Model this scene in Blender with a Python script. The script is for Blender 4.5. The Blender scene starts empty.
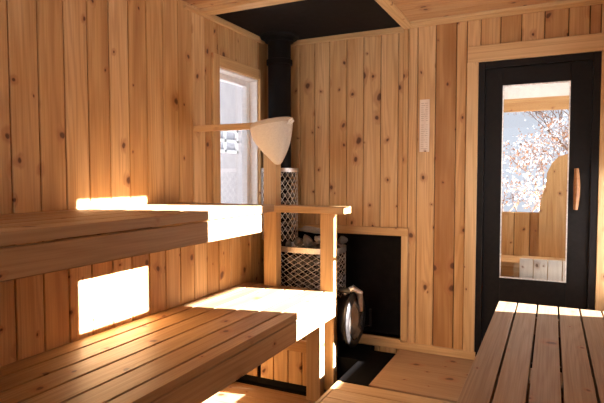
import bpy, math, random
from mathutils import Vector, Matrix, Euler
R = math.radians
rnd = random.Random(7)
scene = bpy.context.scene
COL = scene.collection

# ------------------------------------------------------------------ layout (metres)
XL, XR, YB, YF, ZC = -2.10, 0.36, 3.77, -0.95, 2.40     # left / right / door wall / wall behind the viewer / ceiling
ZF = -0.22                                               # sunken floor under the left benches
UB_X, UB_Z, UB_Y = -1.42, 1.14, 2.56                     # upper bench: front edge, top, far end
LB_X, LB_Z, LB_Y = -1.34, 0.49, 3.300                     # lower bench
RB_X, RB_Z, RB_Y = -0.262, 0.57, 3.18                    # right bench
SUN_DIR = Vector((-1, -0.22, -0.318))

# ------------------------------------------------------------------ node helpers
class NT:
    def __init__(s, name):
        s.m = bpy.data.materials.new(name); s.m.use_nodes = True
        s.t = s.m.node_tree; s.t.nodes.clear()
        s.out = s.t.nodes.new('ShaderNodeOutputMaterial')
    def n(s, typ, **kw):
        nd = s.t.nodes.new(typ)
        for k, v in kw.items(): setattr(nd, k, v)
        return nd
    def l(s, a, b): s.t.links.new(a, b)
    def put(s, sock, v):
        if isinstance(v, bpy.types.NodeSocket): s.l(v, sock)
        elif v is not None: sock.default_value = v
    def math(s, op, a, b=None, c=None, clamp=False):
        nd = s.n('ShaderNodeMath', operation=op, use_clamp=clamp)
        for i, v in enumerate((a, b, c)):
            if v is not None: s.put(nd.inputs[i], v)
        return nd.outputs[0]
    def mr(s, v, a, b, c=0.0, d=1.0, smooth=True):
        nd = s.n('ShaderNodeMapRange', interpolation_type='SMOOTHSTEP' if smooth else 'LINEAR')
        for i, x in enumerate((v, a, b, c, d)): s.put(nd.inputs[i], x)
        return nd.outputs[0]
    def comb(s, x, y, z):
        nd = s.n('ShaderNodeCombineXYZ')
        for i, v in enumerate((x, y, z)): s.put(nd.inputs[i], v)
        return nd.outputs[0]
    def noise(s, vec, scale=1, detail=2, rough=.5):
        nd = s.n('ShaderNodeTexNoise'); s.l(vec, nd.inputs['Vector'])
        nd.inputs['Scale'].default_value = scale; nd.inputs['Detail'].default_value = detail
        nd.inputs['Roughness'].default_value = rough
        return nd.outputs[0]
    def mix(s, f, a, b, mode='MIX'):
        nd = s.n('ShaderNodeMix', data_type='RGBA', blend_type=mode)
        s.put(nd.inputs[0], f); s.put(nd.inputs[6], a if isinstance(a, bpy.types.NodeSocket) else (*a, 1))
        s.put(nd.inputs[7], b if isinstance(b, bpy.types.NodeSocket) else (*b, 1))
        return nd.outputs[2]
    def bsdf(s, col, rough=.5, metal=0., bump=None, bstr=.2, bdist=.002, spec=None):
        p = s.n('ShaderNodeBsdfPrincipled')
        s.put(p.inputs['Base Color'], col if isinstance(col, bpy.types.NodeSocket) else (*col, 1))
        s.put(p.inputs['Roughness'], rough); s.put(p.inputs['Metallic'], metal)
        if spec is not None: p.inputs['Specular IOR Level'].default_value = spec
        if bump is not None:
            b = s.n('ShaderNodeBump'); b.inputs['Strength'].default_value = bstr; b.inputs['Distance'].default_value = bdist
            s.l(bump, b.inputs['Height']); s.l(b.outputs[0], p.inputs['Normal'])
        s.l(p.outputs[0], s.out.inputs[0]); return p

def wood(name, dark, mid, pale, knots=.5, rough=.5, ksc=1.0, grain=1.0):
    s = NT(name)
    at = s.n('ShaderNodeAttribute', attribute_name='wc')
    tn = s.n('ShaderNodeAttribute', attribute_name='tone')
    sp = s.n('ShaderNodeSeparateXYZ'); s.l(at.outputs['Vector'], sp.inputs[0])
    x, y, z = sp.outputs
    wob = s.noise(at.outputs['Vector'], 9, 2)
    wob = s.math('SUBTRACT', wob, .5)
    kx = s.math('ADD', s.math('MULTIPLY', x, 6.2 * ksc), s.math('MULTIPLY', wob, .35))
    ky = s.math('ADD', s.math('MULTIPLY', y, 8.0 * ksc), s.math('MULTIPLY', wob, .35))
    v = s.n('ShaderNodeTexVoronoi', voronoi_dimensions='2D', feature='F1'); s.l(s.comb(kx, ky, 0.), v.inputs['Vector'])
    v.inputs['Scale'].default_value = 1.0
    cs = s.n('ShaderNodeSeparateXYZ'); s.l(v.outputs['Color'], cs.inputs[0])
    d = v.outputs['Distance']
    has = s.math('LESS_THAN', cs.outputs[0], knots)
    rad = s.math('MULTIPLY', s.math('ADD', s.math('MULTIPLY', s.math('POWER', cs.outputs[1], 1.8), .12), .035), has)
    core = s.math('MULTIPLY', s.mr(d, s.math('MULTIPLY', rad, .55), s.math('MULTIPLY', rad, 1.25), 1., 0.), has)
    halo = s.math('MULTIPLY', s.mr(d, s.math('MULTIPLY', rad, .8), s.math('MULTIPLY', rad, 3.6), 1., 0.), has)
    # cathedral growth rings, bent round the knots
    ph = s.noise(s.comb(s.math('MULTIPLY', x, .55), s.math('MULTIPLY', y, 9.), s.math('MULTIPLY', z, 9.)), 1, 2, .4)
    ph = s.math('ADD', s.math('MULTIPLY', ph, 62.), s.math('MULTIPLY', halo, 5.))
    ring = s.math('ADD', s.math('MULTIPLY', s.math('SINE', ph), .5), .5)
    ring = s.math('POWER', ring, 1.6)
    fine = s.noise(s.comb(s.math('MULTIPLY', x, 2.5), s.math('MULTIPLY', y, 170.), s.math('MULTIPLY', z, 170.)), 1, 3, .6)
    blot = s.noise(s.comb(s.math('MULTIPLY', x, 1.6), s.math('MULTIPLY', y, 12.), s.math('MULTIPLY', z, 12.)), 1, 2, .5)
    t = s.math('ADD', tn.outputs['Fac'], s.math('MULTIPLY', s.math('SUBTRACT', blot, .5), .8))
    cr = s.n('ShaderNodeValToRGB'); s.l(t, cr.inputs[0])
    e = cr.color_ramp.elements
    e[0].position = 0.; e[0].color = (*dark, 1); e[1].position = 1.; e[1].color = (*pale, 1)
    m = e.new(.5); m.color = (*mid, 1)
    col = cr.outputs[0]
    g = s.math('ADD', s.math('MULTIPLY', ring, .22 * grain), s.math('MULTIPLY', s.mr(fine, .35, .7), .22 * grain), clamp=True)
    col = s.mix(g, col, (dark[0] * .72, dark[1] * .62, dark[2] * .55))
    col = s.mix(s.math('MULTIPLY', halo, .5), col, (.33, .12, .045))
    col = s.mix(s.math('MULTIPLY', core, .88), col, (.085, .028, .012))
    h = s.math('SUBTRACT', s.math('MULTIPLY', fine, .6), s.math('MULTIPLY', ring, .3))
    s.bsdf(col, s.mr(fine, .3, .7, rough - .06, rough + .1), bump=h, bstr=.18, bdist=.0015, spec=.35)
    return s.m

def simple(name, col, rough=.5, metal=0., nscale=60, var=.12, bstr=.1, spec=None):
    s = NT(name)
    tc = s.n('ShaderNodeTexCoord')
    f = s.noise(tc.outputs['Object'], nscale, 3)
    c = s.mix(s.mr(f, .3, .7), [x * (1 - var) for x in col], [min(1, x * (1 + var)) for x in col])
    s.bsdf(c, s.mr(f, .2, .8, max(.02, rough - .05), rough + .07), metal, bump=f, bstr=bstr, spec=spec)
    return s.m

def glass(name, tint=(1, 1, 1)):
    s = NT(name)
    fr = s.n('ShaderNodeFresnel'); ge = s.n('ShaderNodeNewGeometry')
    s.l(s.math('ADD', 1.5, s.math('MULTIPLY', ge.outputs['Backfacing'], 1 / 1.5 - 1.5)), fr.inputs[0])   # thin pane: same reflectance on both faces
    tr = s.n('ShaderNodeBsdfTransparent'); tr.inputs[0].default_value = (*tint, 1)
    gl = s.n('ShaderNodeBsdfGlossy'); gl.inputs['Roughness'].default_value = .01
    mx = s.n('ShaderNodeMixShader'); s.l(fr.outputs[0], mx.inputs[0]); s.l(tr.outputs[0], mx.inputs[1]); s.l(gl.outputs[0], mx.inputs[2])
    s.l(mx.outputs[0], s.out.inputs[0]); return s.m

def stone_mat(name, a, b):
    s = NT(name)
    tc = s.n('ShaderNodeTexCoord'); oi = s.n('ShaderNodeObjectInfo')
    f = s.noise(tc.outputs['Object'], 22, 4, .6)
    c = s.mix(s.mr(f, .3, .7), a, b)
    c = s.mix(s.math('MULTIPLY', oi.outputs['Random'], .55), c, (.32, .29, .27))
    s.bsdf(c, .8, bump=f, bstr=.5, bdist=.006); return s.m

M = {}
M['wall'] = wood('cedar_wall', (.36, .165, .052), (.62, .375, .160), (.78, .545, .30), knots=.40, rough=.55)
M['bench'] = wood('cedar_bench', (.34, .195, .085), (.48, .31, .16), (.58, .405, .225), knots=.26, rough=.48)
M['grey'] = wood('cedar_bench_worn', (.24, .15, .085), (.31, .205, .12), (.38, .26, .16), knots=.24, rough=.5, grain=1.2)  # darker, less saturated cedar for the right bench
M['trim'] = wood('cedar_trim', (.46, .26, .095), (.64, .41, .19), (.74, .53, .29), knots=.16, rough=.5)
M['floor'] = wood('floor_planks', (.27, .155, .08), (.36, .22, .12), (.43, .28, .165), knots=.34, rough=.5)
M['ceil'] = wood('cedar_ceiling', (.38, .18, .07), (.52, .29, .13), (.62, .39, .20), knots=.4, rough=.55)
M['birch'] = wood('pale_birch', (.70, .58, .46), (.80, .69, .57), (.88, .80, .69), knots=.3, rough=.55, grain=.6)
M['black'] = simple('black_paint', (.007, .0055, .005), .6, 0, 30, .2, spec=.08)
M['blackboard'] = simple('black_heat_board', (.008, .006, .0055), .75, 0, 18, .3, spec=.12)
M['hearth'] = simple('black_slate', (.0035, .003, .003), .7, 0, 12, .3, .05, spec=.03)
M['door'] = simple('black_door_paint', (.010, .0075, .0065), .5, 0, 40, .2, .08, spec=.15)
M['iron'] = simple('black_stove_steel', (.016, .013, .012), .38, .3, 40, .25)
M['steel'] = simple('brushed_steel', (.78, .74, .70), .38, 1., 80, .1)
M['mesh'] = simple('mesh_wire', (.80, .76, .72), .4, .8, 90, .2)
M['vinyl'] = simple('white_vinyl', (.82, .80, .79), .35, 0, 40, .04)
M['felt'] = simple('wool_felt', (.74, .68, .58), .95, 0, 260, .12, .6, spec=.1)
M['feltdark'] = simple('wool_felt_band', (.62, .53, .41), .95, 0, 260, .12, .6, spec=.1)
M['ceramic'] = simple('white_tag', (.85, .82, .78), .5)
M['glass'] = glass('window_glass')
M['doorglass'] = glass('door_glass', (.93, .93, .92))
M['stone'] = stone_mat('sauna_stone_dark', (.045, .040, .037), (.15, .135, .125))
M['stonepale'] = stone_mat('sauna_stone_pale', (.24, .23, .215), (.48, .46, .43))
M['plaster'] = simple('white_plaster', (.74, .72, .70), .8, 0, 20, .04)
M['house'] = simple('grey_render', (.46, .43, .425), .9, 0, 5, .04)
M['snow'] = simple('snow', (.85, .87, .9), .8, 0, 4, .05, .3)
M['bark'] = simple('bark', (.22, .12, .075), .9, 0, 30, .3, .5)
M['leaf'] = simple('dry_leaves', (.42, .20, .10), .8, 0, 20, .3)
M['roofing'] = simple('dark_roofing', (.05, .045, .045), .9, 0, 10, .2)

# ------------------------------------------------------------------ mesh builder
class MB:
    def __init__(s): s.v = []; s.f = []; s.w = []; s.t = []; s.mi = []
    def add(s, vs, fs, ws=None, tone=.5, mi=0):
        o = len(s.v); s.v += [tuple(p) for p in vs]; s.f += [tuple(i + o for i in f) for f in fs]
        s.w += [tuple(p) for p in (ws or vs)]; s.t += [tone] * len(vs); s.mi += [mi] * len(fs)
    def board(s, x0, y0, z0, x1, y1, z1, ax='z', ch=.0025, tone=None, wide=None, mi=0):
        """a plank with chamfered long edges; ax = direction of its grain"""
        if tone is None: tone = min(1, max(0, rnd.gauss(.5, .2)))
        lo = (x0, y0, z0); hi = (x1, y1, z1); a = 'xyz'.index(ax); b, c = [i for i in range(3) if i != a]
        db, dc = hi[b] - lo[b], hi[c] - lo[c]
        if wide is None: wide = b if db >= dc else c
        ch = min(ch, db * .3, dc * .3)
        prof = [(lo[b] + ch, lo[c]), (hi[b] - ch, lo[c]), (hi[b], lo[c] + ch), (hi[b], hi[c] - ch),
                (hi[b] - ch, hi[c]), (lo[b] + ch, hi[c]), (lo[b], hi[c] - ch), (lo[b], lo[c] + ch)]
        off = (rnd.uniform(0, 60), rnd.uniform(0, 60), rnd.uniform(0, 60))
        vs, ws = [], []
        for L in (lo[a], hi[a]):
            for p, q in prof:
                P = [0, 0, 0]; P[a] = L; P[b] = p; P[c] = q; vs.append(P)
                wd, tk = (p, q) if wide == b else (q, p)
                ws.append((L + off[0], wd + off[1], tk + off[2]))
        fs = [tuple(range(7, -1, -1)), tuple(range(8, 16))]
        for i in range(8): j = (i + 1) % 8; fs.append((i, j, j + 8, i + 8))
        if a == 1: fs = [f[::-1] for f in fs]
        s.add(vs, fs, ws, tone, mi)
    def box(s, x0, y0, z0, x1, y1, z1, mi=0):
        vs = [(x, y, z) for x in (x0, x1) for y in (y0, y1) for z in (z0, z1)]
        s.add(vs, [(0, 1, 3, 2), (4, 6, 7, 5), (0, 4, 5, 1), (2, 3, 7, 6), (0, 2, 6, 4), (1, 5, 7, 3)], mi=mi)
    def prism(s, pts, a0, a1, ax=0, mi=0):
        """polygon pts in the two other axes extruded along ax"""
        n = len(pts); vs = []
        o = [i for i in range(3) if i != ax]
        for L in (a0, a1):
            for p in pts:
                P = [0, 0, 0]; P[ax] = L; P[o[0]] = p[0]; P[o[1]] = p[1]; vs.append(P)
        s.add(vs, [tuple(range(n))[::-1], tuple(range(n, 2 * n))] + [(i, (i + 1) % n, (i + 1) % n + n, i + n) for i in range(n)], mi=mi)
    def tube(s, pts, r, n=8, closed=False, mi=0, flat=1.0):
        pts = [Vector(p) for p in pts]; N = len(pts); vs = []; up0 = Vector((0, 0, 1))
        for i, p in enumerate(pts):
            a = pts[(i - 1) % N] if (closed or i > 0) else p; b = pts[(i + 1) % N] if (closed or i < N - 1) else p
            t = (b - a).normalized(); up = up0 if abs(t.z) < .9 else Vector((1, 0, 0))
            u = t.cross(up).normalized(); w = u.cross(t)
            rr = r[i] if isinstance(r, (list, tuple)) else r
            for k in range(n):
                q = 2 * math.pi * k / n; vs.append(p + u * math.cos(q) * rr * flat + w * math.sin(q) * rr)
        fs = []
        for i in range(N if closed else N - 1):
            j = (i + 1) % N
            for k in range(n): l = (k + 1) % n; fs.append((i * n + k, i * n + l, j * n + l, j * n + k))
        if not closed: fs += [tuple(range(n))[::-1], tuple(range((N - 1) * n, N * n))]
        s.add(vs, fs, mi=mi)
    def lathe(s, prof, c, n=40, ax=2, mi=0, closed=False, fn=None):
        vs = []
        o = [i for i in range(3) if i != ax]
        for r, h in prof:
            for k in range(n):
                q = 2 * math.pi * k / n; P = [0, 0, 0]
                P[ax] = c[ax] + h; P[o[0]] = c[o[0]] + r * math.cos(q); P[o[1]] = c[o[1]] + r * math.sin(q)
                vs.append(fn(P) if fn else P)
        m = len(prof); fs = []
        for i in range(m if closed else m - 1):
            j = (i + 1) % m
            for k in range(n): l = (k + 1) % n; fs.append((i * n + k, i * n + l, j * n + l, j * n + k))
        if not closed:
            fs += [tuple(range(n))[::-1], tuple(range((m - 1) * n, m * n))]
        s.add(vs, fs, mi=mi)
    def build(s, name, mats, parent=None, smooth=False, bevel=0, org=None):
        me = bpy.data.meshes.new(name)
        org = Vector(org) if org is not None else Vector((0, 0, 0))
        me.from_pydata([Vector(p) - org for p in s.v], [], s.f)
        if not isinstance(mats, (list, tuple)): mats = [mats]
        for m in mats: me.materials.append(m)
        a = me.attributes.new('wc', 'FLOAT_VECTOR', 'POINT'); a.data.foreach_set('vector', [c for p in s.w for c in p])
        b = me.attributes.new('tone', 'FLOAT', 'POINT'); b.data.foreach_set('value', s.t)
        me.polygons.foreach_set('material_index', s.mi)
        me.polygons.foreach_set('use_smooth', [smooth] * len(s.f))
        me.update()
        import bmesh
        bm = bmesh.new(); bm.from_mesh(me); bmesh.ops.recalc_face_normals(bm, faces=bm.faces); bm.to_mesh(me); bm.free()
        if smooth: me.set_sharp_from_angle(angle=R(40))
        o = bpy.data.objects.new(name, me); COL.objects.link(o); o.location = org
        if bevel:
            md = o.modifiers.new('b', 'BEVEL'); md.width = bevel; md.segments = 2; md.limit_method = 'ANGLE'
        if parent is not None:
            w = Vector((0, 0, 0)); q = parent
            while q is not None: w += q.location; q = q.parent
            o.parent = parent; o.location = org - w
        return o

def thing(name, label, cat, loc=(0, 0, 0), group=None):
    o = bpy.data.objects.new(name, None); COL.objects.link(o); o.location = loc; o.empty_display_size = .1
    return tag(o, label, cat, group)
def tag(o, label, cat, group=None, kind=None):
    o['label'] = label; o['category'] = cat
    if group: o['group'] = group
    if kind: o['kind'] = kind
    return o
def st(o, label=None):
    o['kind'] = 'structure'
    if label: o['label'] = label; 
    return o

def cut(a0, a1, z0, z1, holes):
    """the rectangle [a0,a1]x[z0,z1] minus the holes, as rectangles"""
    xs = sorted({a0, a1} | {h for H in holes for h in H[:2] if a0 < h < a1}); out = []
    for p, q in zip(xs, xs[1:]):
        m = (p + q) / 2; segs = [(z0, z1)]
        for h0, h1, k0, k1 in holes:
            if h0 < m < h1:
                ns = []
                for s0, s1 in segs:
                    if k1 <= s0 or k0 >= s1: ns.append((s0, s1)); continue
                    if k0 > s0: ns.append((s0, k0))
                    if k1 < s1: ns.append((k1, s1))
                segs = ns
        out += [(p, q, s0, s1) for s0, s1 in segs]
    return out

def plank_wall(name, axis, pos, sign, edges, z0, z1, holes, mat=None, tones=None, back=.09):
    """vertical boards; face at pos, wall body on the 'sign' side"""
    m = MB(); th = .018
    for i, (a, b) in enumerate(zip(edges, edges[1:])):
        tone = (tones or {}).get(i)
        if tone is None: tone = min(.95, max(.05, rnd.gauss(.52, .21)))
        off_state = rnd.getstate()
        for p, q, s0, s1 in cut(a, b, z0, z1, holes):
            c0, c1 = (pos, pos + th) if sign > 0 else (pos - th, pos)
            g_ = .0022; p, q = (p + g_ if p == a else p), (q - g_ if q == b else q)
            if axis == 'x': m.board(c0, p, s0, c1, q, s1, 'z', .004, tone, wide=1)
            else: m.board(p, c0, s0, q, c1, s1, 'z', .004, tone, wide=0)
    for p, q, s0, s1 in cut(edges[0], edges[-1], z0, z1, holes):
        c0, c1 = (pos + th, pos + back) if sign > 0 else (pos - back, pos - th)
        if axis == 'x': m.box(c0, p, s0, c1, q, s1, mi=1)
        else: m.box(p, c0, s0, q, c1, s1, mi=1)
    return st(m.build(name, [mat or M['wall'], M['blackboard']]))

# ------------------------------------------------------------------ the room shell
W1 = (2.985, 3.53, .95, 2.06)                                    # window in the left wall
e = [1.454 + .139 * k for k in range(-18, 17)]; e = [YF] + [v for v in e if YF + .03 < v < YB - .02] + [YB]
n0 = min(range(len(e)), key=lambda i: abs(e[i] - 1.454))
tl = {n0 - 1: .45, n0: .6, n0 + 1: .42, n0 + 2: .62, n0 + 3: .42, n0 + 4: .78, n0 + 5: .36, n0 + 6: .5, n0 + 7: .55, n0 + 8: .45, n0 + 9: .75, n0 + 10: .35}
wl = plank_wall('wall_left', 'x', XL, -1, e, ZF, ZC, [W1], tones=tl)
HOLE = (-2.02, -1.0, .07, .854); DOOR = (-.458, .262, -.02, 2.08)
eb = [XL, -1.98, -1.849, -1.718, -1.59, -1.444, -1.308, -1.171, -1.036, -.961, -.894, -.764, -.619, -.548, -.458, -.33, -.2, -.06, .08, .2, .262, XR]
tb = {2: .6, 3: .72, 4: .55, 5: .6, 6: .62, 7: .66, 8: .5, 9: .72, 10: .68, 11: .12, 12: .6, 13: .7, 15: .3, 16: .62, 17: .3, 18: .35, 19: .3}
plank_wall('wall_back', 'y', YB, 1, eb, ZF, ZC, [HOLE, DOOR], tones=tb)
A1 = (2.33, 2.832, 1.30, 1.992); A2 = (3.20, 3.768, .483, 1.28); A5 = (3.07, 3.2001, .585, 1.28); A3 = (3.688, 3.768, 1.2799, 1.67); A4 = (3.575, 3.6881, 1.563, 1.622)  # unseen openings, cut to throw the sun patches on the left side
er = [YF + .139 * k for k in range(0, 34)]; er = [v for v in er if v < YB - .12] + [YB]
plank_wall('wall_right', 'x', XR, 1, er, ZF, ZC, [A1, A2, A3, A4, A5])
ef = [XL + .1366 * k for k in range(19)]
AF = (-1.75, -.15, 1.0, 2.05)
plank_wall('wall_front', 'y', YF, -1, ef, ZF, ZC, [AF])

# ceiling: boards run across the room, black heat shield over the stove
m = MB(); y = YF; SH = (-2.10, -.965, 2.865, YB)
while y < YB:
    y1 = min(y + .118, YB); tn = rnd.gauss(.5, .18)
    for p, q, s0, s1 in cut(XL, XR, y, y1, [(SH[0], SH[1], SH[2], SH[3])]):
        m.board(p, s0 + .0018, ZC, q, s1 - .0018, ZC + .018, 'x', .004, min(1, max(0, tn)), wide=1)
    y = y1
m.box(XL - .1, YF - .1, ZC + .018, XR + .1, YB + .09, ZC + .1, mi=1)
st(m.build('ceiling', [M['ceil'], M['blackboard']]))
m = MB(); m.box(SH[0], SH[2], ZC - .004, SH[1], SH[3], ZC + .018)
st(m.build('ceiling_heat_shield', M['blackboard']))
m = MB()
m.board(XL, 2.79, ZC - .022, -.925, 2.885, ZC - .0005, 'x', .003, .7)
m.board(-1.0, 2.885, ZC - .022, -.925, YB, ZC - .0005, 'y', .003, .6)
st(m.build('trim_1', M['trim']))
m = MB(); m.board(-.925, 3.66, ZC - .022, XR, YB, ZC - .0005, 'x', .003, .8); st(m.build('trim_2', M['trim']))
m = MB(); m.board(XL, 2.62, ZC - .045, XL + .022, 3.60, ZC - .023, 'y', .003, .45)
m.board(XL, 2.885, ZC - .023, XL + .022, 3.68, ZC - .004, 'y', .003, .4); st(m.build('trim_3', M['trim']))
m = MB(); m.board(-1.92, YB - .022, ZC - .045, -1.0, YB, ZC - .004, 'x', .003, .5)
st(m.build('trim_4', M['trim']))

# floors
m = MB(); y = YF; 
while y < 3.15:
    y1 = min(y + .145, 3.15); m.board(XL, y, ZF - .03, XR, y1, ZF, 'x', .003); y = y1
m.box(XL, 3.15, ZF - .03, XR, YB, ZF - .001, mi=1)
st(m.build('floor', [M['floor'], M['blackboard']]))
m = MB(); y = 3.012
for wd in (.2, .2, .2, .158):
    m.board(-1.0, y, -.03, XR, y + wd, 0, 'x', .0012, rnd.uniform(.4, .6)); y += wd
m.box(-1.0, 3.03, ZF, XR, YB, -.03, mi=1)
st(m.build('floor_landing', [M['floor'], M['blackboard']]))
m = MB(); m.board(-1.93, YB - .028, 0, -.46, YB, .056, 'x', .004, .6); st(m.build('baseboard_back', M['trim']))

# trims round the recess behind the stove
m = MB()
m.board(-2.05, YB - .02, .854, -.95, YB, .915, 'x', .003, .4)
m.board(-1.0, YB - .02, .07, -.95, YB, .854, 'z', .003, .68)
m.board(-2.02, YB - .02, .05, -1.0, YB + .085, .07, 'x', .003, .6)
m.board(-1.0, YB, .07, -.985, YB + .085, .854, 'z', .003, .5)
st(m.build('trim_5', M['trim']))
m = MB(); m.box(-2.06, YB + .085, .03, -.97, YB + .11, .90); st(m.build('wall_recess', M['blackboard']))

# door
m = MB()
m.board(-.54, YB - .03, 2.085, XR - .001, YB, 2.195, 'x', .004, .68); st(m.build('trim_6', M['trim']))
m = MB(); m.board(-.545, YB - .022, 0.0, -.468, YB, 2.085, 'z', .003, .72); st(m.build('trim_7', M['trim']))
m = MB(); m.board(.268, YB - .022, 0.0, XR - .001, YB, 2.085, 'z', .003, .6); st(m.build('trim_8', M['trim']))
dr = thing('door_1', 'black framed door with a tall glass pane and wooden handle', 'door', (-.1, YB, 0)); st(dr)
m = MB(); f0, f1 = YB - .012, YB + .09
for q in ((-.468, f0, 0, -.425, f1, 2.085), (.225, f0, 0, .268, f1, 2.085), (-.425, f0, 2.04, .225, f1, 2.085), (-.425, f0, 0, .225, f1, .03)):
    m.box(*q)
m.build('door_frame', M['door'], dr, bevel=.003)
m = MB(); g = (-.312, .10, .598, 1.918); l0, l1 = YB + .012, YB + .055
for p, q, s0, s1 in ((-.423, g[0], .032, 2.038), (g[1], .223, .032, 2.038), (g[0], g[1], .032, g[2]), (g[0], g[1], g[3], 2.038)):
    m.box(p, l0, s0, q, l1, s1)
leaf = m.build('door_leaf', M['door'], dr, bevel=.002)
m = MB(); t = .007
for q in ((g[0], l0 - .004, g[2], g[0] + t, l0 + .006, g[3]), (g[1] - t, l0 - .004, g[2], g[1], l0 + .006, g[3]), (g[0] + t, l0 - .004, g[2], g[1] - t, l0 + .006, g[2] + t), (g[0] + t, l0 - .004, g[3] - t, g[1] - t, l0 + .006, g[3])):
    m.box(*q)
m.build('glazing_bead', M['mesh'], leaf, org=(0, YB, 0))
m = MB(); m.box(g[0] - .005, l0 + .018, g[2] - .005, g[1] + .005, l0 + .024, g[3] + .005); m.build('door_glass', M['doorglass'], dr)
m = MB()
pts = [(.142 + .004 * math.sin(t * math.pi), YB - .045 + .0 * t, 1.085 + .265 * t) for t in [i / 12 for i in range(13)]]
m.tube(pts, [.013 + .007 * math.sin(math.pi * i / 12) for i in range(13)], 10, flat=1.25)
m.tube([(.142, YB - .045, 1.13), (.142, YB + .012, 1.13)], .01); m.tube([(.142, YB - .045, 1.305), (.142, YB + .012, 1.305)], .01)
m.build('door_handle', wood('oiled_handle', (.22, .09, .03), (.36, .16, .06), (.45, .22, .09), .1), dr, smooth=True)

# left window with its casing
wn = thing('window_1', 'tall white framed window in the left plank wall beside the stove', 'window', (XL, 3.25, W1[2])); st(wn)
m = MB(); c = XL + .02
m.board(XL, 2.905, .93, c, 2.985, 2.14, 'z', .003, .45); m.board(XL, 3.53, .93, c, 3.60, 2.14, 'z', .003, .62)
m.board(XL, 2.985, 2.06, c, 3.53, 2.14, 'y', .003, .5); m.board(XL, 2.985, .89, c, 3.53, .95, 'y', .003, .5)
m.build('window_casing', M['trim'], wn)
m = MB(); a, b, z0, z1 = W1
x0, x1 = XL - .12, XL - .002
for q in ((x0, a, z0, x1, a + .012, z1), (x0, b - .012, z0, x1, b, z1), (x0, a + .012, z0, x1, b - .012, z0 + .012), (x0, a + .012, z1 - .012, x1, b - .012, z1)):
    m.box(*q)
for q in ((x0, a + .012, z0 + .012, x0 + .05, a + .055, z1 - .012), (x0, b - .055, z0 + .012, x0 + .05, b - .012, z1 - .012), (x0, a + .055, z0 + .012, x0 + .05, b - .055, z0 + .055), (x0, a + .055, z1 - .055, x0 + .05, b - .055, z1 - .012)):
    m.box(*q)
m.build('window_frame', M['vinyl'], wn, bevel=.003)
m = MB(); m.box(x0 + .02, a + .05, z0 + .05, x0 + .026, b - .05, z1 - .05); m.build('window_pane', M['glass'], wn)

# unseen glazing placed for its light, in the right wall and the wall behind the viewer
def plain_window(name, pl, hole, label, mull=(), bars=True):
    ax, p0, p1 = pl; a, b, z0, z1 = hole
    w = thing(name, label, 'window', (p0, (a + b) / 2, z0) if ax == 'x' else ((a + b) / 2, p0, z0)); st(w)
    def bx(mm, a0, a1, k0, k1, c0, c1):
        if ax == 'x': mm.box(c0, a0, k0, c1, a1, k1)
        else: mm.box(a0, c0, k0, a1, c1, k1)
    f = MB(); t = .012
    if bars: bx(f, a, a + t * .2, z0, z1, p0, p1); bx(f, b - t * .2, b, z0, z1, p0, p1)
    bx(f, a, b, z0, z0 + t * .2, p0, p1)
    for k in mull: bx(f, k - .02, k + .02, z0, z1, p0, p1)
    f.build('window_frame', M['trim'], w)
    g_ = MB(); mid = (p0 + p1) / 2; bx(g_, a, b, z0, z1, mid, mid + .005); g_.build('window_pane', M['glass'], w)
plain_window('window_2', ('x', XR, XR + .09), A1, 'small window in the right wall high above the bench')
plain_window('window_3', ('x', XR, XR + .09), A2, 'low window in the right wall beside the door', bars=False)
plain_window('window_6', ('x', XR, XR + .09), A5, 'narrow low window in the right wall beside the bench end', bars=False)
plain_window('window_4', ('x', XR, XR + .09), A3, 'narrow window in the right wall above the low one', bars=False)
plain_window('window_5', ('y', YF - .09, YF), AF, 'wide window in the wall facing the door', (-.95,))

# ------------------------------------------------------------------ benches
def bench(name, label, x0, x1, y0, y1, ztop, th, mat, n, fascia_z, fx, gap=.014, tones=None, edges=None):
    t = thing(name, label, 'bench', ((x0 + x1) / 2, y0, ztop - .1))
    y0 += .003; x0 += .002 if x0 == XL else 0; x1 -= .002 if x1 == XR else 0
    m = MB(); w = (x1 - x0 + gap) / n
    for i in range(n):
        a = x0 + i * w; b = a + w - gap
        if edges: a = edges[i] + (gap if i else .002); b = edges[i + 1]
        m.board(a, y0, ztop - th, b, y1 + (.036 if edges and i < 4 else 0), ztop, 'y', .001, (tones or {}).get(i, min(.9, max(.1, rnd.gauss(.5, .16)))), wide=0)
    m.build('seat', mat, t)
    for k in range(5):                                            # bearers under the slats
        m = MB(); yy = y0 + .1 + (y1 - y0 - .25) * k / 4; m.board(x0 + .005, yy, ztop - th - .09, x1 - .03, yy + .04, ztop - th - .0005, 'x', .003, .5); m.build('bearer', mat, t)
    m = MB(); a, b = fx
    m.board(a, y0, fascia_z, b, y1 - (.115 if name == 'upper_bench' else 0), ztop - th - .007, 'y', .004, .55, wide=2); m.build('fascia', mat, t)
    return t
ub = bench('upper_bench', 'high cedar bench along the left wall under the window, its far end sunlit', XL, UB_X, YF, UB_Y, UB_Z, .040, M['bench'], 5, .995, (UB_X - .03, UB_X - .003))
for yy in (-.7, .35):
    m = MB(); m.board(-1.54, yy, LB_Z + .001, -1.45, yy + .09, UB_Z - .041, 'z', .004, .5); m.build('leg', M['bench'], ub)
lb = bench('lower_bench', 'low slatted cedar bench along the left wall, below the higher bench', XL, LB_X, YF, LB_Y, LB_Z, .038, M['bench'], 6, .318, (LB_X - .03, LB_X - .003), edges=[XL, -1.995, -1.855, -1.713, -1.573, -1.433, LB_X])
def leg(par, x0, y0, x1, y1, z0, z1, mat=M['bench'], name='leg'):
    m = MB(); m.board(x0, y0, z0, x1, y1, z1, 'z', .004, rnd.uniform(.4, .7)); return m.build(name, mat, par)
leg(lb, -1.475, 3.10, -1.371, 3.175, ZF, .45)
leg(lb, -1.475, 1.2, -1.371, 1.28, ZF, .45); leg(lb, -1.475, -.6, -1.371, -.52, ZF, .45)
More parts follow.
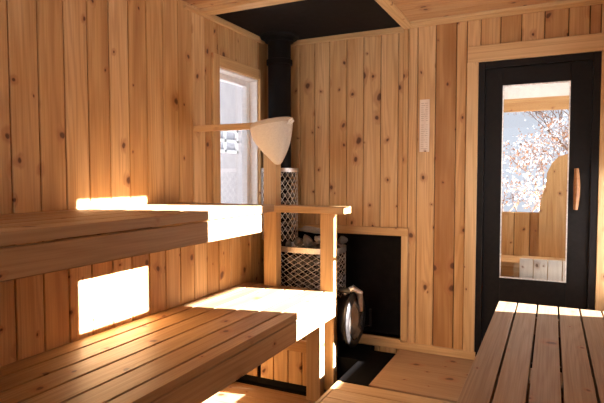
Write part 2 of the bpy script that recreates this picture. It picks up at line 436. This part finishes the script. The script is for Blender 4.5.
# vertical boarding that closes the far end under the lower bench
m = MB(); ep = [XL + .004, -2.03, -1.91, -1.885, -1.775, -1.657, -1.547, -1.44]
for i, (a, b) in enumerate(zip(ep, ep[1:])):
    if i == 2: continue
    m.board(a + .003, 3.182, -.165, b - .004, 3.2, .45, 'z', .003, (.2, .35, 0, .75, .7, .66, .6)[i], wide=0)
m.board(-1.885, 3.16, .075, -1.476, 3.181, .16, 'x', .003, .4)
m.build('end_panel', M['wall'], lb)
m = MB(); m.box(XL + .004, 3.205, ZF + .001, -1.44, 3.215, .44); m.build('end_backing', M['blackboard'], lb)
rb = bench('right_bench', 'worn brown slatted bench on the right, pointing at the black door', RB_X, XR, YF, RB_Y, RB_Z, .04, M['grey'], 6, .42, (RB_X + .004, RB_X + .03), gap=.009, tones={0: .5, 1: .6, 2: .4, 3: .55, 4: .35, 5: .4})
leg(rb, RB_X + .032, 2.86, RB_X + .11, 2.94, .003, .529, M['grey']); leg(rb, RB_X + .032, .8, RB_X + .11, .88, .003, .529, M['grey'])

# heater guard: two posts and a top rail
hg = thing('heater_guard', 'open cedar railing of two posts and one rail in front of the stove', 'railing', (-1.6, 3.33, LB_Z))
m = MB(); m.board(-1.915, 3.29, LB_Z + .0005, -1.81, 3.37, 1.50, 'z', .004, .62, wide=0); m.build('post', M['trim'], hg)
m = MB(); m.board(-1.462, 3.303, ZF, -1.357, 3.37, 1.044, 'z', .004, .55, wide=0); m.build('post', M['trim'], hg)
m = MB(); m.board(-1.95, 3.21, 1.045, -1.25, 3.289, 1.092, 'x', .004, .4, wide=2)
m.board(-1.805, 3.2885, 1.045, -1.25, 3.35, 1.092, 'x', .004, .4, wide=2); m.build('rail', M['trim'], hg)

# duckboard
db = thing('duckboard', 'raised slatted walkway of cedar boards between the two benches', 'duckboard', (-.75, 1.5, ZF))
m = MB(); y = YF + .02; Y1 = 2.992
n = 31; w = (Y1 - y) / n
for i in range(n): m.board(-1.172, y + i * w, -.028, XR - .01, y + (i + 1) * w - .006, 0, 'x', .003, rnd.uniform(.4, .75), wide=1)
m.build('slat', M['bench'], db)
m = MB(); m.board(-1.2, YF + .02, -.06, -1.175, Y1 - .006, .002, 'y', .003, .85); m.board(-1.19, YF + .02, ZF, -1.17, Y1 - .02, -.03, 'y', .003, .4); m.build('edge_board', M['bench'], db)
for xx in (-1.1, -.6, -.1):
    m = MB(); m.board(xx, YF + .02, ZF, xx + .05, Y1 - .02, -.03, 'y', .003, .4); m.build('bearer', M['floor'], db)

# hearth
m = MB()
m.prism([(-1.2, 3.0), (-1.003, 3.0), (-1.003, 3.635), (-1.2, 3.635)], ZF, 0.0, ax=2)
m.box(XL + .001, 3.40, ZF, -1.2, YB - .03, -.001)
tag(m.build('hearth_slab', M['hearth']), 'glossy black hearth slab on the floor under the stove', 'hearth')

# ------------------------------------------------------------------ stove
sv = thing('sauna_stove', 'black barrel wood stove with round glass door and wire stone basket', 'stove', (-1.62, 3.57, 0))
SY, SZ = 3.575, .235
m = MB(); m.lathe([(.02, -.33), (.14, -.33), (.165, -.31), (.168, .29), (.15, .305), (.02, .305)], (-1.62, SY, SZ), 40, ax=0)
m.build('firebox', M['iron'], sv, smooth=True)
for sx in (-1.88, -1.40):
    for sy in (-.11, .11):
        m = MB(); m.tube([(sx, SY + sy, 0.0), (sx, SY + sy * .85, .13)], .016); m.build('leg', M['iron'], sv, smooth=True)
# round door: ring, domed glass, knob bar
DY, DZ, DX = 3.50, .262, -1.28
m = MB(); m.lathe([(.150, 0), (.195, -.010), (.205, .004), (.203, .016), (.185, .026), (.165, .028), (.150, .018)], (DX, DY, DZ), 56, ax=0, closed=True)
sd = m.build('stove_door', M['iron'], sv, smooth=True)
m = MB(); m.lathe([(.001, .056), (.04, .054), (.09, .045), (.152, .022), (.152, .008), (.001, .008)], (DX, DY, DZ), 48, ax=0)
gm = simple('sooty_stove_glass', (.30, .27, .24), .16, .75, 10, .15, .0, spec=.8)  # pale metallic tint stands in for a bright reflection on the glass
m.build('stove_glass', gm, sd, smooth=True)
m = MB(); m.tube([(DX + .02, DY + .185, DZ - .10), (DX + .06, DY + .20, DZ - .10), (DX + .06, DY + .20, DZ + .03)], .010); m.build('door_latch', M['iron'], sd, smooth=True)
m = MB(); m.tube([(DX - .05, DY - .05, DZ + .20), (DX + .015, DY - .05, DZ + .235), (DX + .05, DY - .02, DZ + .20), (DX + .052, DY + .0, DZ + .13), (DX + .056, DY + .01, DZ + .06)], [.02, .024, .024, .018, .010], 10, flat=1.3)
m.build('damper_arm', M['steel'], sd, smooth=True)
m = MB(); m.tube([(DX - .09, DY - .06, DZ + .215), (DX + .0, DY - .06, DZ + .215)], .022, 12); m.build('hinge_barrel', M['iron'], sd, smooth=True)

def superell(cx, cy, a, b, p, t):
    c, s_ = math.cos(t), math.sin(t)
    return (cx + a * math.copysign(abs(c) ** (2 / p), c), cy + b * math.copysign(abs(s_) ** (2 / p), s_))
def perimeter(cx, cy, a, b, p, n):
    raw = [superell(cx, cy, a, b, p, 2 * math.pi * i / 720) for i in range(720)]
    L = [0]
    for i in range(720): q = raw[(i + 1) % 720]; L.append(L[-1] + math.hypot(q[0] - raw[i][0], q[1] - raw[i][1]))
    out = []; j = 0
    for k in range(n):
        s_ = L[-1] * k / n
        while L[j + 1] < s_: j += 1
        f = (s_ - L[j]) / (L[j + 1] - L[j]); q = raw[(j + 1) % 720]
        out.append((raw[j][0] * (1 - f) + q[0] * f, raw[j][1] * (1 - f) + q[1] * f))
    return out
def lattice(cx, cy, a, b, p, z0, z1, ncol, nrow, r):
    """expanded metal: diamonds wrapped round a basket"""
    m = MB(); P = perimeter(cx, cy, a, b, p, ncol * 2)
    for c in range(ncol):
        for sg in (1, -1):
            pts = []
            for k in range(nrow + 1):
                i = (2 * c + (sg * k)) % (2 * ncol); pts.append((P[i][0], P[i][1], z0 + (z1 - z0) * k / nrow))
            m.tube(pts, r, 4)
    return m
BC = (-1.648, 3.58, .248, .175, 3.2)
sb = lattice(*BC, .38, .742, 20, 17, .0024).build('stone_basket', M['mesh'], sv)
def band(c, z0, z1, n=72, t=.004):
    m = MB(); P = perimeter(*c, n); Q = perimeter(c[0], c[1], c[2] - t, c[3] - t, c[4], n); vs = []
    for z in (z0, z1):
        vs += [(x, y, z) for x, y in P]; vs += [(x, y, z) for x, y in Q]
    fs = []
    for i in range(n):
        j = (i + 1) % n
        fs += [(i, j, 2 * n + j, 2 * n + i), (n + j, n + i, 3 * n + i, 3 * n + j), (2 * n + i, 2 * n + j, 3 * n + j, 3 * n + i), (j, i, n + i, n + j)]
    m.add(vs, fs); return m
c2 = (BC[0], BC[1], BC[2] + .004, BC[3] + .004, BC[4])
band(c2, .730, .770).build('basket_rim', M['steel'], sb)
band(c2, .365, .385).build('basket_base_rim', M['iron'], sb)
CC = (-1.945, 3.60, .143, .143, 2)
cb = lattice(*CC, .80, 1.345, 20, 17, .0022).build('chimney_basket', M['mesh'], sv)
cc2 = (CC[0], CC[1], .147, .147, 2)
band(cc2, 1.335, 1.365).build('basket_rim', M['steel'], cb)
m = MB(); PR = .090
m.lathe([(PR, .40), (PR, 2.17), (PR + .012, 2.175), (PR + .012, 2.21), (PR, 2.215), (PR, 2.39), (.001, 2.39)][:6] + [(PR, 2.395)], (CC[0], CC[1], 0), 40)
cp = m.build('chimney_pipe', M['black'], sv, smooth=True)
m = MB(); m.lathe([(PR + .001, 2.345), (.112, 2.35), (.116, 2.368), (.142, 2.374), (.150, 2.386), (.152, 2.3955), (PR + .001, 2.3955)], (CC[0], CC[1], 0), 48, closed=True)
m.build('ceiling_collar', M['black'], cp, smooth=True)

# ------------------------------------------------------------------ stones, each on its own
def stone_mesh(i, sub=2):
    import bmesh
    from mathutils import noise
    bm = bmesh.new(); bmesh.ops.create_icosphere(bm, subdivisions=sub, radius=1)
    sc = (rnd.uniform(.8, 1), rnd.uniform(.7, .95), rnd.uniform(.6, .85)); o = Vector((i * 7.3, 1, 2))
    for v in bm.verts:
        n_ = noise.noise(v.co * 1.3 + o) * .38 + noise.noise(v.co * 3 + o) * .12
        v.co = Vector([v.co[k] * sc[k] for k in range(3)]) * (1 + n_) * .92
    me = bpy.data.meshes.new('stone'); bm.to_mesh(me); bm.free(); me.materials.append(M['stone'])
    return me
SM = [stone_mesh(i) for i in range(6)]
SP = []
for i in range(2):
    me = stone_mesh(20 + i, 3); me.materials.clear(); me.materials.append(M['stonepale']); SP.append(me)
protos = [bpy.data.objects.new('sauna_stone', me) for me in SM]
def stone(p, r, label, group, me=None, rot=None, sc=(1, 1, 1)):
    o = rnd.choice(protos).copy()
    if me: o.data = me
    COL.objects.link(o); o.location = p; o.scale = [r * k for k in sc]
    o.rotation_euler = rot or (rnd.uniform(0, 6), rnd.uniform(0, 6), rnd.uniform(0, 6))
    tag(o, label, 'stone', group); return o
G1 = 'stones packed in the wide wire basket'; L1 = 'dark rough stone packed inside the wide wire basket of the stove'
def inside(x, y, mrg):
    return (abs((x - BC[0]) / (BC[2] - mrg))) ** 3.2 + (abs((y - BC[1]) / (BC[3] - mrg))) ** 3.2 <= 1
sp = .082
for kz in range(5):
    for kx in range(7):
        for ky in range(4):
            x = BC[0] - .245 + sp * (kx + .5 * (kz % 2)) * .98 ; y = BC[1] - .135 + sp * ky + .012 * (kz % 2); z = .452 + kz * .0705
            if not inside(x, y, .040): continue
            if math.hypot(x - CC[0], y - CC[1]) < CC[2] + .055 and z > .4: continue
            if ky > 1 and x < BC[0] + .13 and kz < 4: continue      # nothing of these shows
            stone((x, y, z), .041, L1, G1)
# heap on top, some set apart by look and place
top = 'stones heaped above the wide basket'
hp = [(-1.44, 3.50, .80, .046), (-1.79, 3.455, .785, .040), (-1.72, 3.48, .80, .048), (-1.50, 3.62, .81, .042), (-1.44, 3.68, .81, .045),
      (-1.60, 3.70, .79, .032)]
for x, y, z, r in hp: stone((x, y, z), r, 'dark grey stone heaped above the steel rim of the wide basket', top)
stone((-1.650, 3.605, .884), .108, 'long pale grey stone lying topmost on the heap above the basket', None, SP[0], (0, .05, -.1), (1.25, .42, .34))
stone((-1.645, 3.485, .812), .062, 'round grey stone in the middle of the heap, under the long pale one', None, None, (.8, 1, 1), (1, .85, .9))
stone((-1.565, 3.50, .832), .042, 'pale rounded stone at the right of the heap, before the post', None, SP[1], (.3, .2, 1), (.8, .9, .9))
G3 = 'stones round the chimney pipe'; L3 = 'small dark stone inside the narrow wire cage round the chimney pipe'
for kz in range(10):
    for k in range(16):
        a = 2 * math.pi * (k + .5 * (kz % 2)) / 16
        d = (math.cos(a), math.sin(a))
        if d[0] * 0.5 - d[1] * .85 < -.25: continue
        stone((CC[0] + d[0] * .1145, CC[1] + d[1] * .1145, .83 + kz * .054)  , .0215, L3, G3, sc=(1, 1, 1.1))

# ------------------------------------------------------------------ wooden rod and felt hat
m = MB(); m.board(XL, 2.713, 1.590, -1.60, 2.741, 1.630, 'x', .004, .6); 
tag(m.build('hanging_rod', M['trim']), 'slim wooden rod sticking out of the left wall before the window', 'rod')
ht = thing('sauna_hat', 'off-white felt hat hanging upside down from the wooden rod', 'hat', (-1.52, 2.727, 1.37))
def tilt(P):
    x, y, z = P; h = (z - 1.37) / .25
    cx = -1.485 + (-1.528 + 1.485) * min(1, h * 1.4); x = cx + (x + 1.52) * 1.0
    z += (x + 1.52) * .16 * min(1, max(0, h))
    return (x, 2.727 + (y - 2.727) * .82, z)
prof = [(.001, 0), (.016, .003), (.032, .018), (.053, .045), (.078, .080), (.102, .120), (.120, .160), (.130, .200), (.133, .235), (.131, .256)]
inner = [(max(.001, r - .006), h + .004) for r, h in prof[::-1]]
inner[0] = (prof[-1][0] - .006, .256)
m = MB(); m.lathe(prof + inner, (-1.52, 2.727, 1.37), 48, fn=tilt); hb = m.build('crown', M['felt'], ht, smooth=True)
m = MB(); m.lathe([(.130, .236), (.137, .238), (.138, .254), (.132, .262), (.125, .258)], (-1.52, 2.727, 1.37), 48, fn=tilt, closed=True); m.build('brim', M['feltdark'], ht, smooth=True)
m = MB(); m.tube([(-1.40, 2.69, 1.612), (-1.385, 2.685, 1.628), (-1.366, 2.685, 1.636), (-1.362, 2.69, 1.625), (-1.378, 2.69, 1.612)], .007, 8, closed=True); m.build('hanging_loop', M['ceramic'], ht, smooth=True)

# plaque on the back wall
m = MB(); m.board(-.873, YB - .014, 1.478, -.803, YB - .0005, 1.855, 'z', .003, .75)
pq = tag(m.build('wall_plaque', M['birch']), 'narrow pale wooden gauge board hung on the door wall', 'gauge board')
m = MB()
for k in range(22):
    z = 1.50 + k * .0155
    if k == 12: continue
    m.box(-.862, YB - .0155, z, -.862 + (.02 if k % 4 else .03), YB - .0135, z + .003); m.box(-.814 - (.012 if k % 3 else .02), YB - .0155, z, -.814, YB - .0135, z + .003)
m.build('scale_marks', simple('brown_ink', (.48, .36, .26), .7), pq)

# ------------------------------------------------------------------ porch behind the glass door
PY = 5.40
ex = [-1.3 + .14 * k for k in range(17)]
WP = (-.50, .155, .95, 1.93)  # opening added to show the stand-in bushes
plank_wall('wall_porch_back', 'y', PY, 1, ex, ZF, 2.04, [WP])
m = MB(); m.board(-1.3, PY - .025, 1.92, .94, PY, 2.045, 'x', .003, .35); st(m.build('trim_9', M['wall']))
m = MB(); m.box(-1.3, PY - .01, 2.045, .94, PY + .09, 2.5); st(m.build('wall_porch_gable', M['plaster']))
plank_wall('wall_porch_left', 'x', -1.3, -1, [YB + .09 + .14 * k for k in range(12)], ZF, 2.5, [])
plank_wall('wall_porch_right', 'x', .94, 1, [YB + .09 + .14 * k for k in range(12)], ZF, 2.5, [])
m = MB(); m.box(-1.4, YB + .09, 2.5, 1.04, PY + .1, 2.55); st(m.build('ceiling_porch', M['plaster']))
m = MB(); m.box(-1.4, YB + .09, -.06, 1.04, PY + .1, 0); st(m.build('floor_porch', M['floor']))
m = MB(); m.box(-1.4, YB + .019, ZF, XL - .1, YB + .1, 2.5)
pb = thing('porch_bench', 'plain wooden bench against the far wall behind the glass door', 'bench', (-.2, PY - .2, 0))
m = MB()
for k in range(3): m.board(-1.2, PY - .45 + .145 * k, .49, .85, PY - .45 + .14 * (k + 1), .53, 'x', .003, .6)
m.build('seat', M['wall'], pb)
for xx in (-1.1, .7):
    leg(pb, xx, PY - .43, xx + .08, PY - .35, 0, .489, M['wall'])
m = MB(); m.board(-1.2, PY - .449, .40, .85, PY - .43, .489, 'x', .003, .45); m.build('fascia', M['wall'], pb)
cr = thing('wooden_crate', 'pale upright slatted crate standing before the porch bench, seen through door glass', 'crate', (.0, PY - .65, 0))  # pale slats stand in for a sunlit patch in the door glass
m = MB()
for k in range(5): m.board(-.225 + .107 * k, PY - .80, 0.0, -.225 + .107 * (k + 1) - .006, PY - .782, .62, 'z', .002, .75)
m.build('front_slats', M['birch'], cr)
m = MB(); m.box(-.22, PY - .78, 0, .30, PY - .5, .60); m.build('crate_body', M['trim'], cr)
sc_ = MB(); pts = [(-.10, 1.0), (-.075, 1.13), (-.05, 1.2), (-.04, 1.33), (.0, 1.42), (.05, 1.48), (.16, 1.52), (.33, 1.52), (.33, .88), (.33, .003), (-.10, .003)]  # added shape, stands in for the viewer silhouette in the reflection
sc_.prism([(x, z) for x, z in pts], PY - .03, PY - .002, ax=1)
sc_.w = [(p[2], p[0], p[1]) for p in sc_.w]
tag(sc_.build('wooden_screen', M['wall']), 'curved wooden screen covering the lower corner of the porch window', 'screen')

# ------------------------------------------------------------------ outside
m = MB(); m.box(-14, -10, -.7, 12, 24, -.5); st(m.build('ground', M['snow']))
def shrub(name, x, y, label, seed, h):  # bushes stand in for trees reflected in the door glass
    r2 = random.Random(seed); t = thing(name, label, 'tree', (x, y, -.5)); b = MB(); lf = MB(); sn = MB()
    def grow(p, d, L, r, dep):
        q = p + d * L; b.tube([p, (p + q) / 2 + Vector((r2.uniform(-1, 1), r2.uniform(-1, 1), 0)) * L * .06, q], [r, r * .85, r * .7], 5)
        if dep == 0 or r < .004:
            for _ in range(12):
                c = q + Vector([r2.uniform(-.22, .22) for _ in range(3)]); s_ = r2.uniform(.012, .035)
                tgt = lf if r2.random() < .5 else sn
                v = [c + Vector([r2.uniform(-1, 1) for _ in range(3)]) * s_ for _ in range(4)]
                tgt.add(v, [(0, 1, 2), (0, 2, 3), (0, 3, 1), (1, 3, 2)])
            return
        for _ in range(3 if dep > 1 else 4):
            nd = (d + Vector((r2.uniform(-1, 1), r2.uniform(-1, 1), r2.uniform(-.35, .75))) * .75).normalized()
            grow(q, nd, L * r2.uniform(.62, .85), r * .62, dep - 1)
    grow(Vector((x, y, -.5)), Vector((0, 0, 1)), h * .30, h * .010, 6)
    b.build('trunk', M['bark'], t); lf.build('leaves', M['leaf'], t); sn.build('snow_cover', M['snow'], t)
shrub('snowy_tree', -.75, 8.0, 'snowy bush with dry leaves at the left behind the door glass', 3, 2.3)
shrub('snowy_tree', .05, 10.4, 'snowy bush with dry leaves in the middle behind the door glass', 5, 2.9)
shrub('snowy_tree', .95, 12.6, 'taller snow-dusted tree outside, at the right behind the door glass', 8, 5.0)
gb = thing('garage_building', 'tall plain grey building standing outdoors beyond the right wall', 'building', (7, 16, -.5))  # added block, keeps sun off the house outside the left window
m = MB(); m.box(5, 10.8, -.5, 9, 22, 8.5); m.build('building_wall', M['house'], gb)
m = MB(); m.prism([(4.7, 8.5), (7, 9.6), (9.3, 8.5)], 10.6, 22.2, ax=1); m.build('building_roof', M['roofing'], gb)
nb = thing('neighbour_house', 'pale grey house wall with a small white window outside the left window', 'house', (-6, 6.5, -.5))
m = MB(); m.box(-6.6, 3.0, -.5, -6.0, 14, 6); m.build('house_wall', M['house'], nb)
m = MB(); y0, y1, z0, z1 = 8.22, 9.15, 1.78, 2.27
for q in ((y0, y0 + .06, z0, z1), (y1 - .06, y1, z0, z1), (y0, y1, z0, z0 + .06), (y0, y1, z1 - .06, z1), ((y0 + y1) / 2 - .03, (y0 + y1) / 2 + .03, z0, z1), (y0, y1, (z0 + z1) / 2 - .03, (z0 + z1) / 2 + .03)):
    m.box(-5.98, q[0], q[2], -5.93, q[1], q[3])
m.build('house_window_frame', M['vinyl'], nb)
m = MB(); m.box(-6.0, y0, z0, -5.985, y1, z1); m.build('house_window_pane', simple('pale_pane', (.45, .45, .48), .3), nb)
m = MB(); m.prism([(XL - .4, 2.3 + .22), (-.87, 4.6), (XR + .4, 2.3 + .22)], YF - .3, PY + .4, ax=1)
st(m.build('roof', M['roofing']))  # added with a high ridge to shade the house outside

# ------------------------------------------------------------------ light
def sunlight():
    L = bpy.data.lights.new('sun', 'SUN'); L.energy = SUN_E; L.angle = R(.5); L.color = (1, .97, .96)
    o = bpy.data.objects.new('sun', L); COL.objects.link(o); o.rotation_euler = SUN_DIR.to_track_quat('-Z', 'Y').to_euler()
SUN_E = 96
sunlight()
def area(name, loc, d, sx, sy, e_, col=(1, 1, 1), spread=180):
    L = bpy.data.lights.new(name, 'AREA'); L.shape = 'RECTANGLE'; L.size = sx; L.size_y = sy; L.energy = e_; L.color = col; L.spread = R(spread)
    o = bpy.data.objects.new(name, L); COL.objects.link(o); o.location = loc; o.rotation_euler = Vector(d).to_track_quat('-Z', 'Z').to_euler()
area('daylight_high', (XR + .35, 2.6, 1.75), (-1, 0, -.15), .7, .8, 2)  # added panel, boosts sky light through the high window
area('daylight_low', (XR + .35, 3.35, 1.0), (-1, -.1, -.1), .8, 1.1, 7)  # added panel, boosts sky light through the low openings
area('daylight_wide', (-1.32, YF - .35, 1.65), (.2, 1, -.10), .85, 1.1, 9, spread=80)  # added fill behind the viewer, aimed to brighten the door wall
area('porch_lamp', (-.2, 4.5, 2.45), (0, 0, -1), .5, .5, 24, (1, .9, .8))  # added fill under the porch ceiling, no fixture there
wd = bpy.data.worlds.new('sky'); scene.world = wd; wd.use_nodes = True
bg = wd.node_tree.nodes['Background']; bg.inputs[0].default_value = (.80, .86, 1.0, 1); bg.inputs[1].default_value = .95

# ------------------------------------------------------------------ camera
cam = bpy.data.cameras.new('camera'); co = bpy.data.objects.new('camera', cam); COL.objects.link(co)
cam.sensor_width = 36; cam.lens = 36 * 513.4 / 604; cam.clip_start = .02
yw, pi_, ro = .45215, .048776, -.00087
fw = Vector((-math.sin(yw) * math.cos(pi_), math.cos(yw) * math.cos(pi_), -math.sin(pi_)))
rt = Vector((math.cos(yw), math.sin(yw), 0)); up = rt.cross(fw)
rt2 = rt * math.cos(ro) + up * math.sin(ro); up2 = up * math.cos(ro) - rt * math.sin(ro)
mm = Matrix((rt2, up2, -fw)).transposed().to_4x4(); mm.translation = (0, 0, 1.3); co.matrix_world = mm
scene.camera = co
vs = scene.view_settings; vs.view_transform = 'Standard'; vs.look = 'None'; vs.gamma = 1; vs.use_curve_mapping = False; vs.exposure = 0.12
cy = scene.cycles; cy.max_bounces = 10; cy.diffuse_bounces = 7; cy.transparent_max_bounces = 12; cy.use_denoising = True; cy.sample_clamp_indirect = 6
cy.caustics_reflective = False; cy.caustics_refractive = False
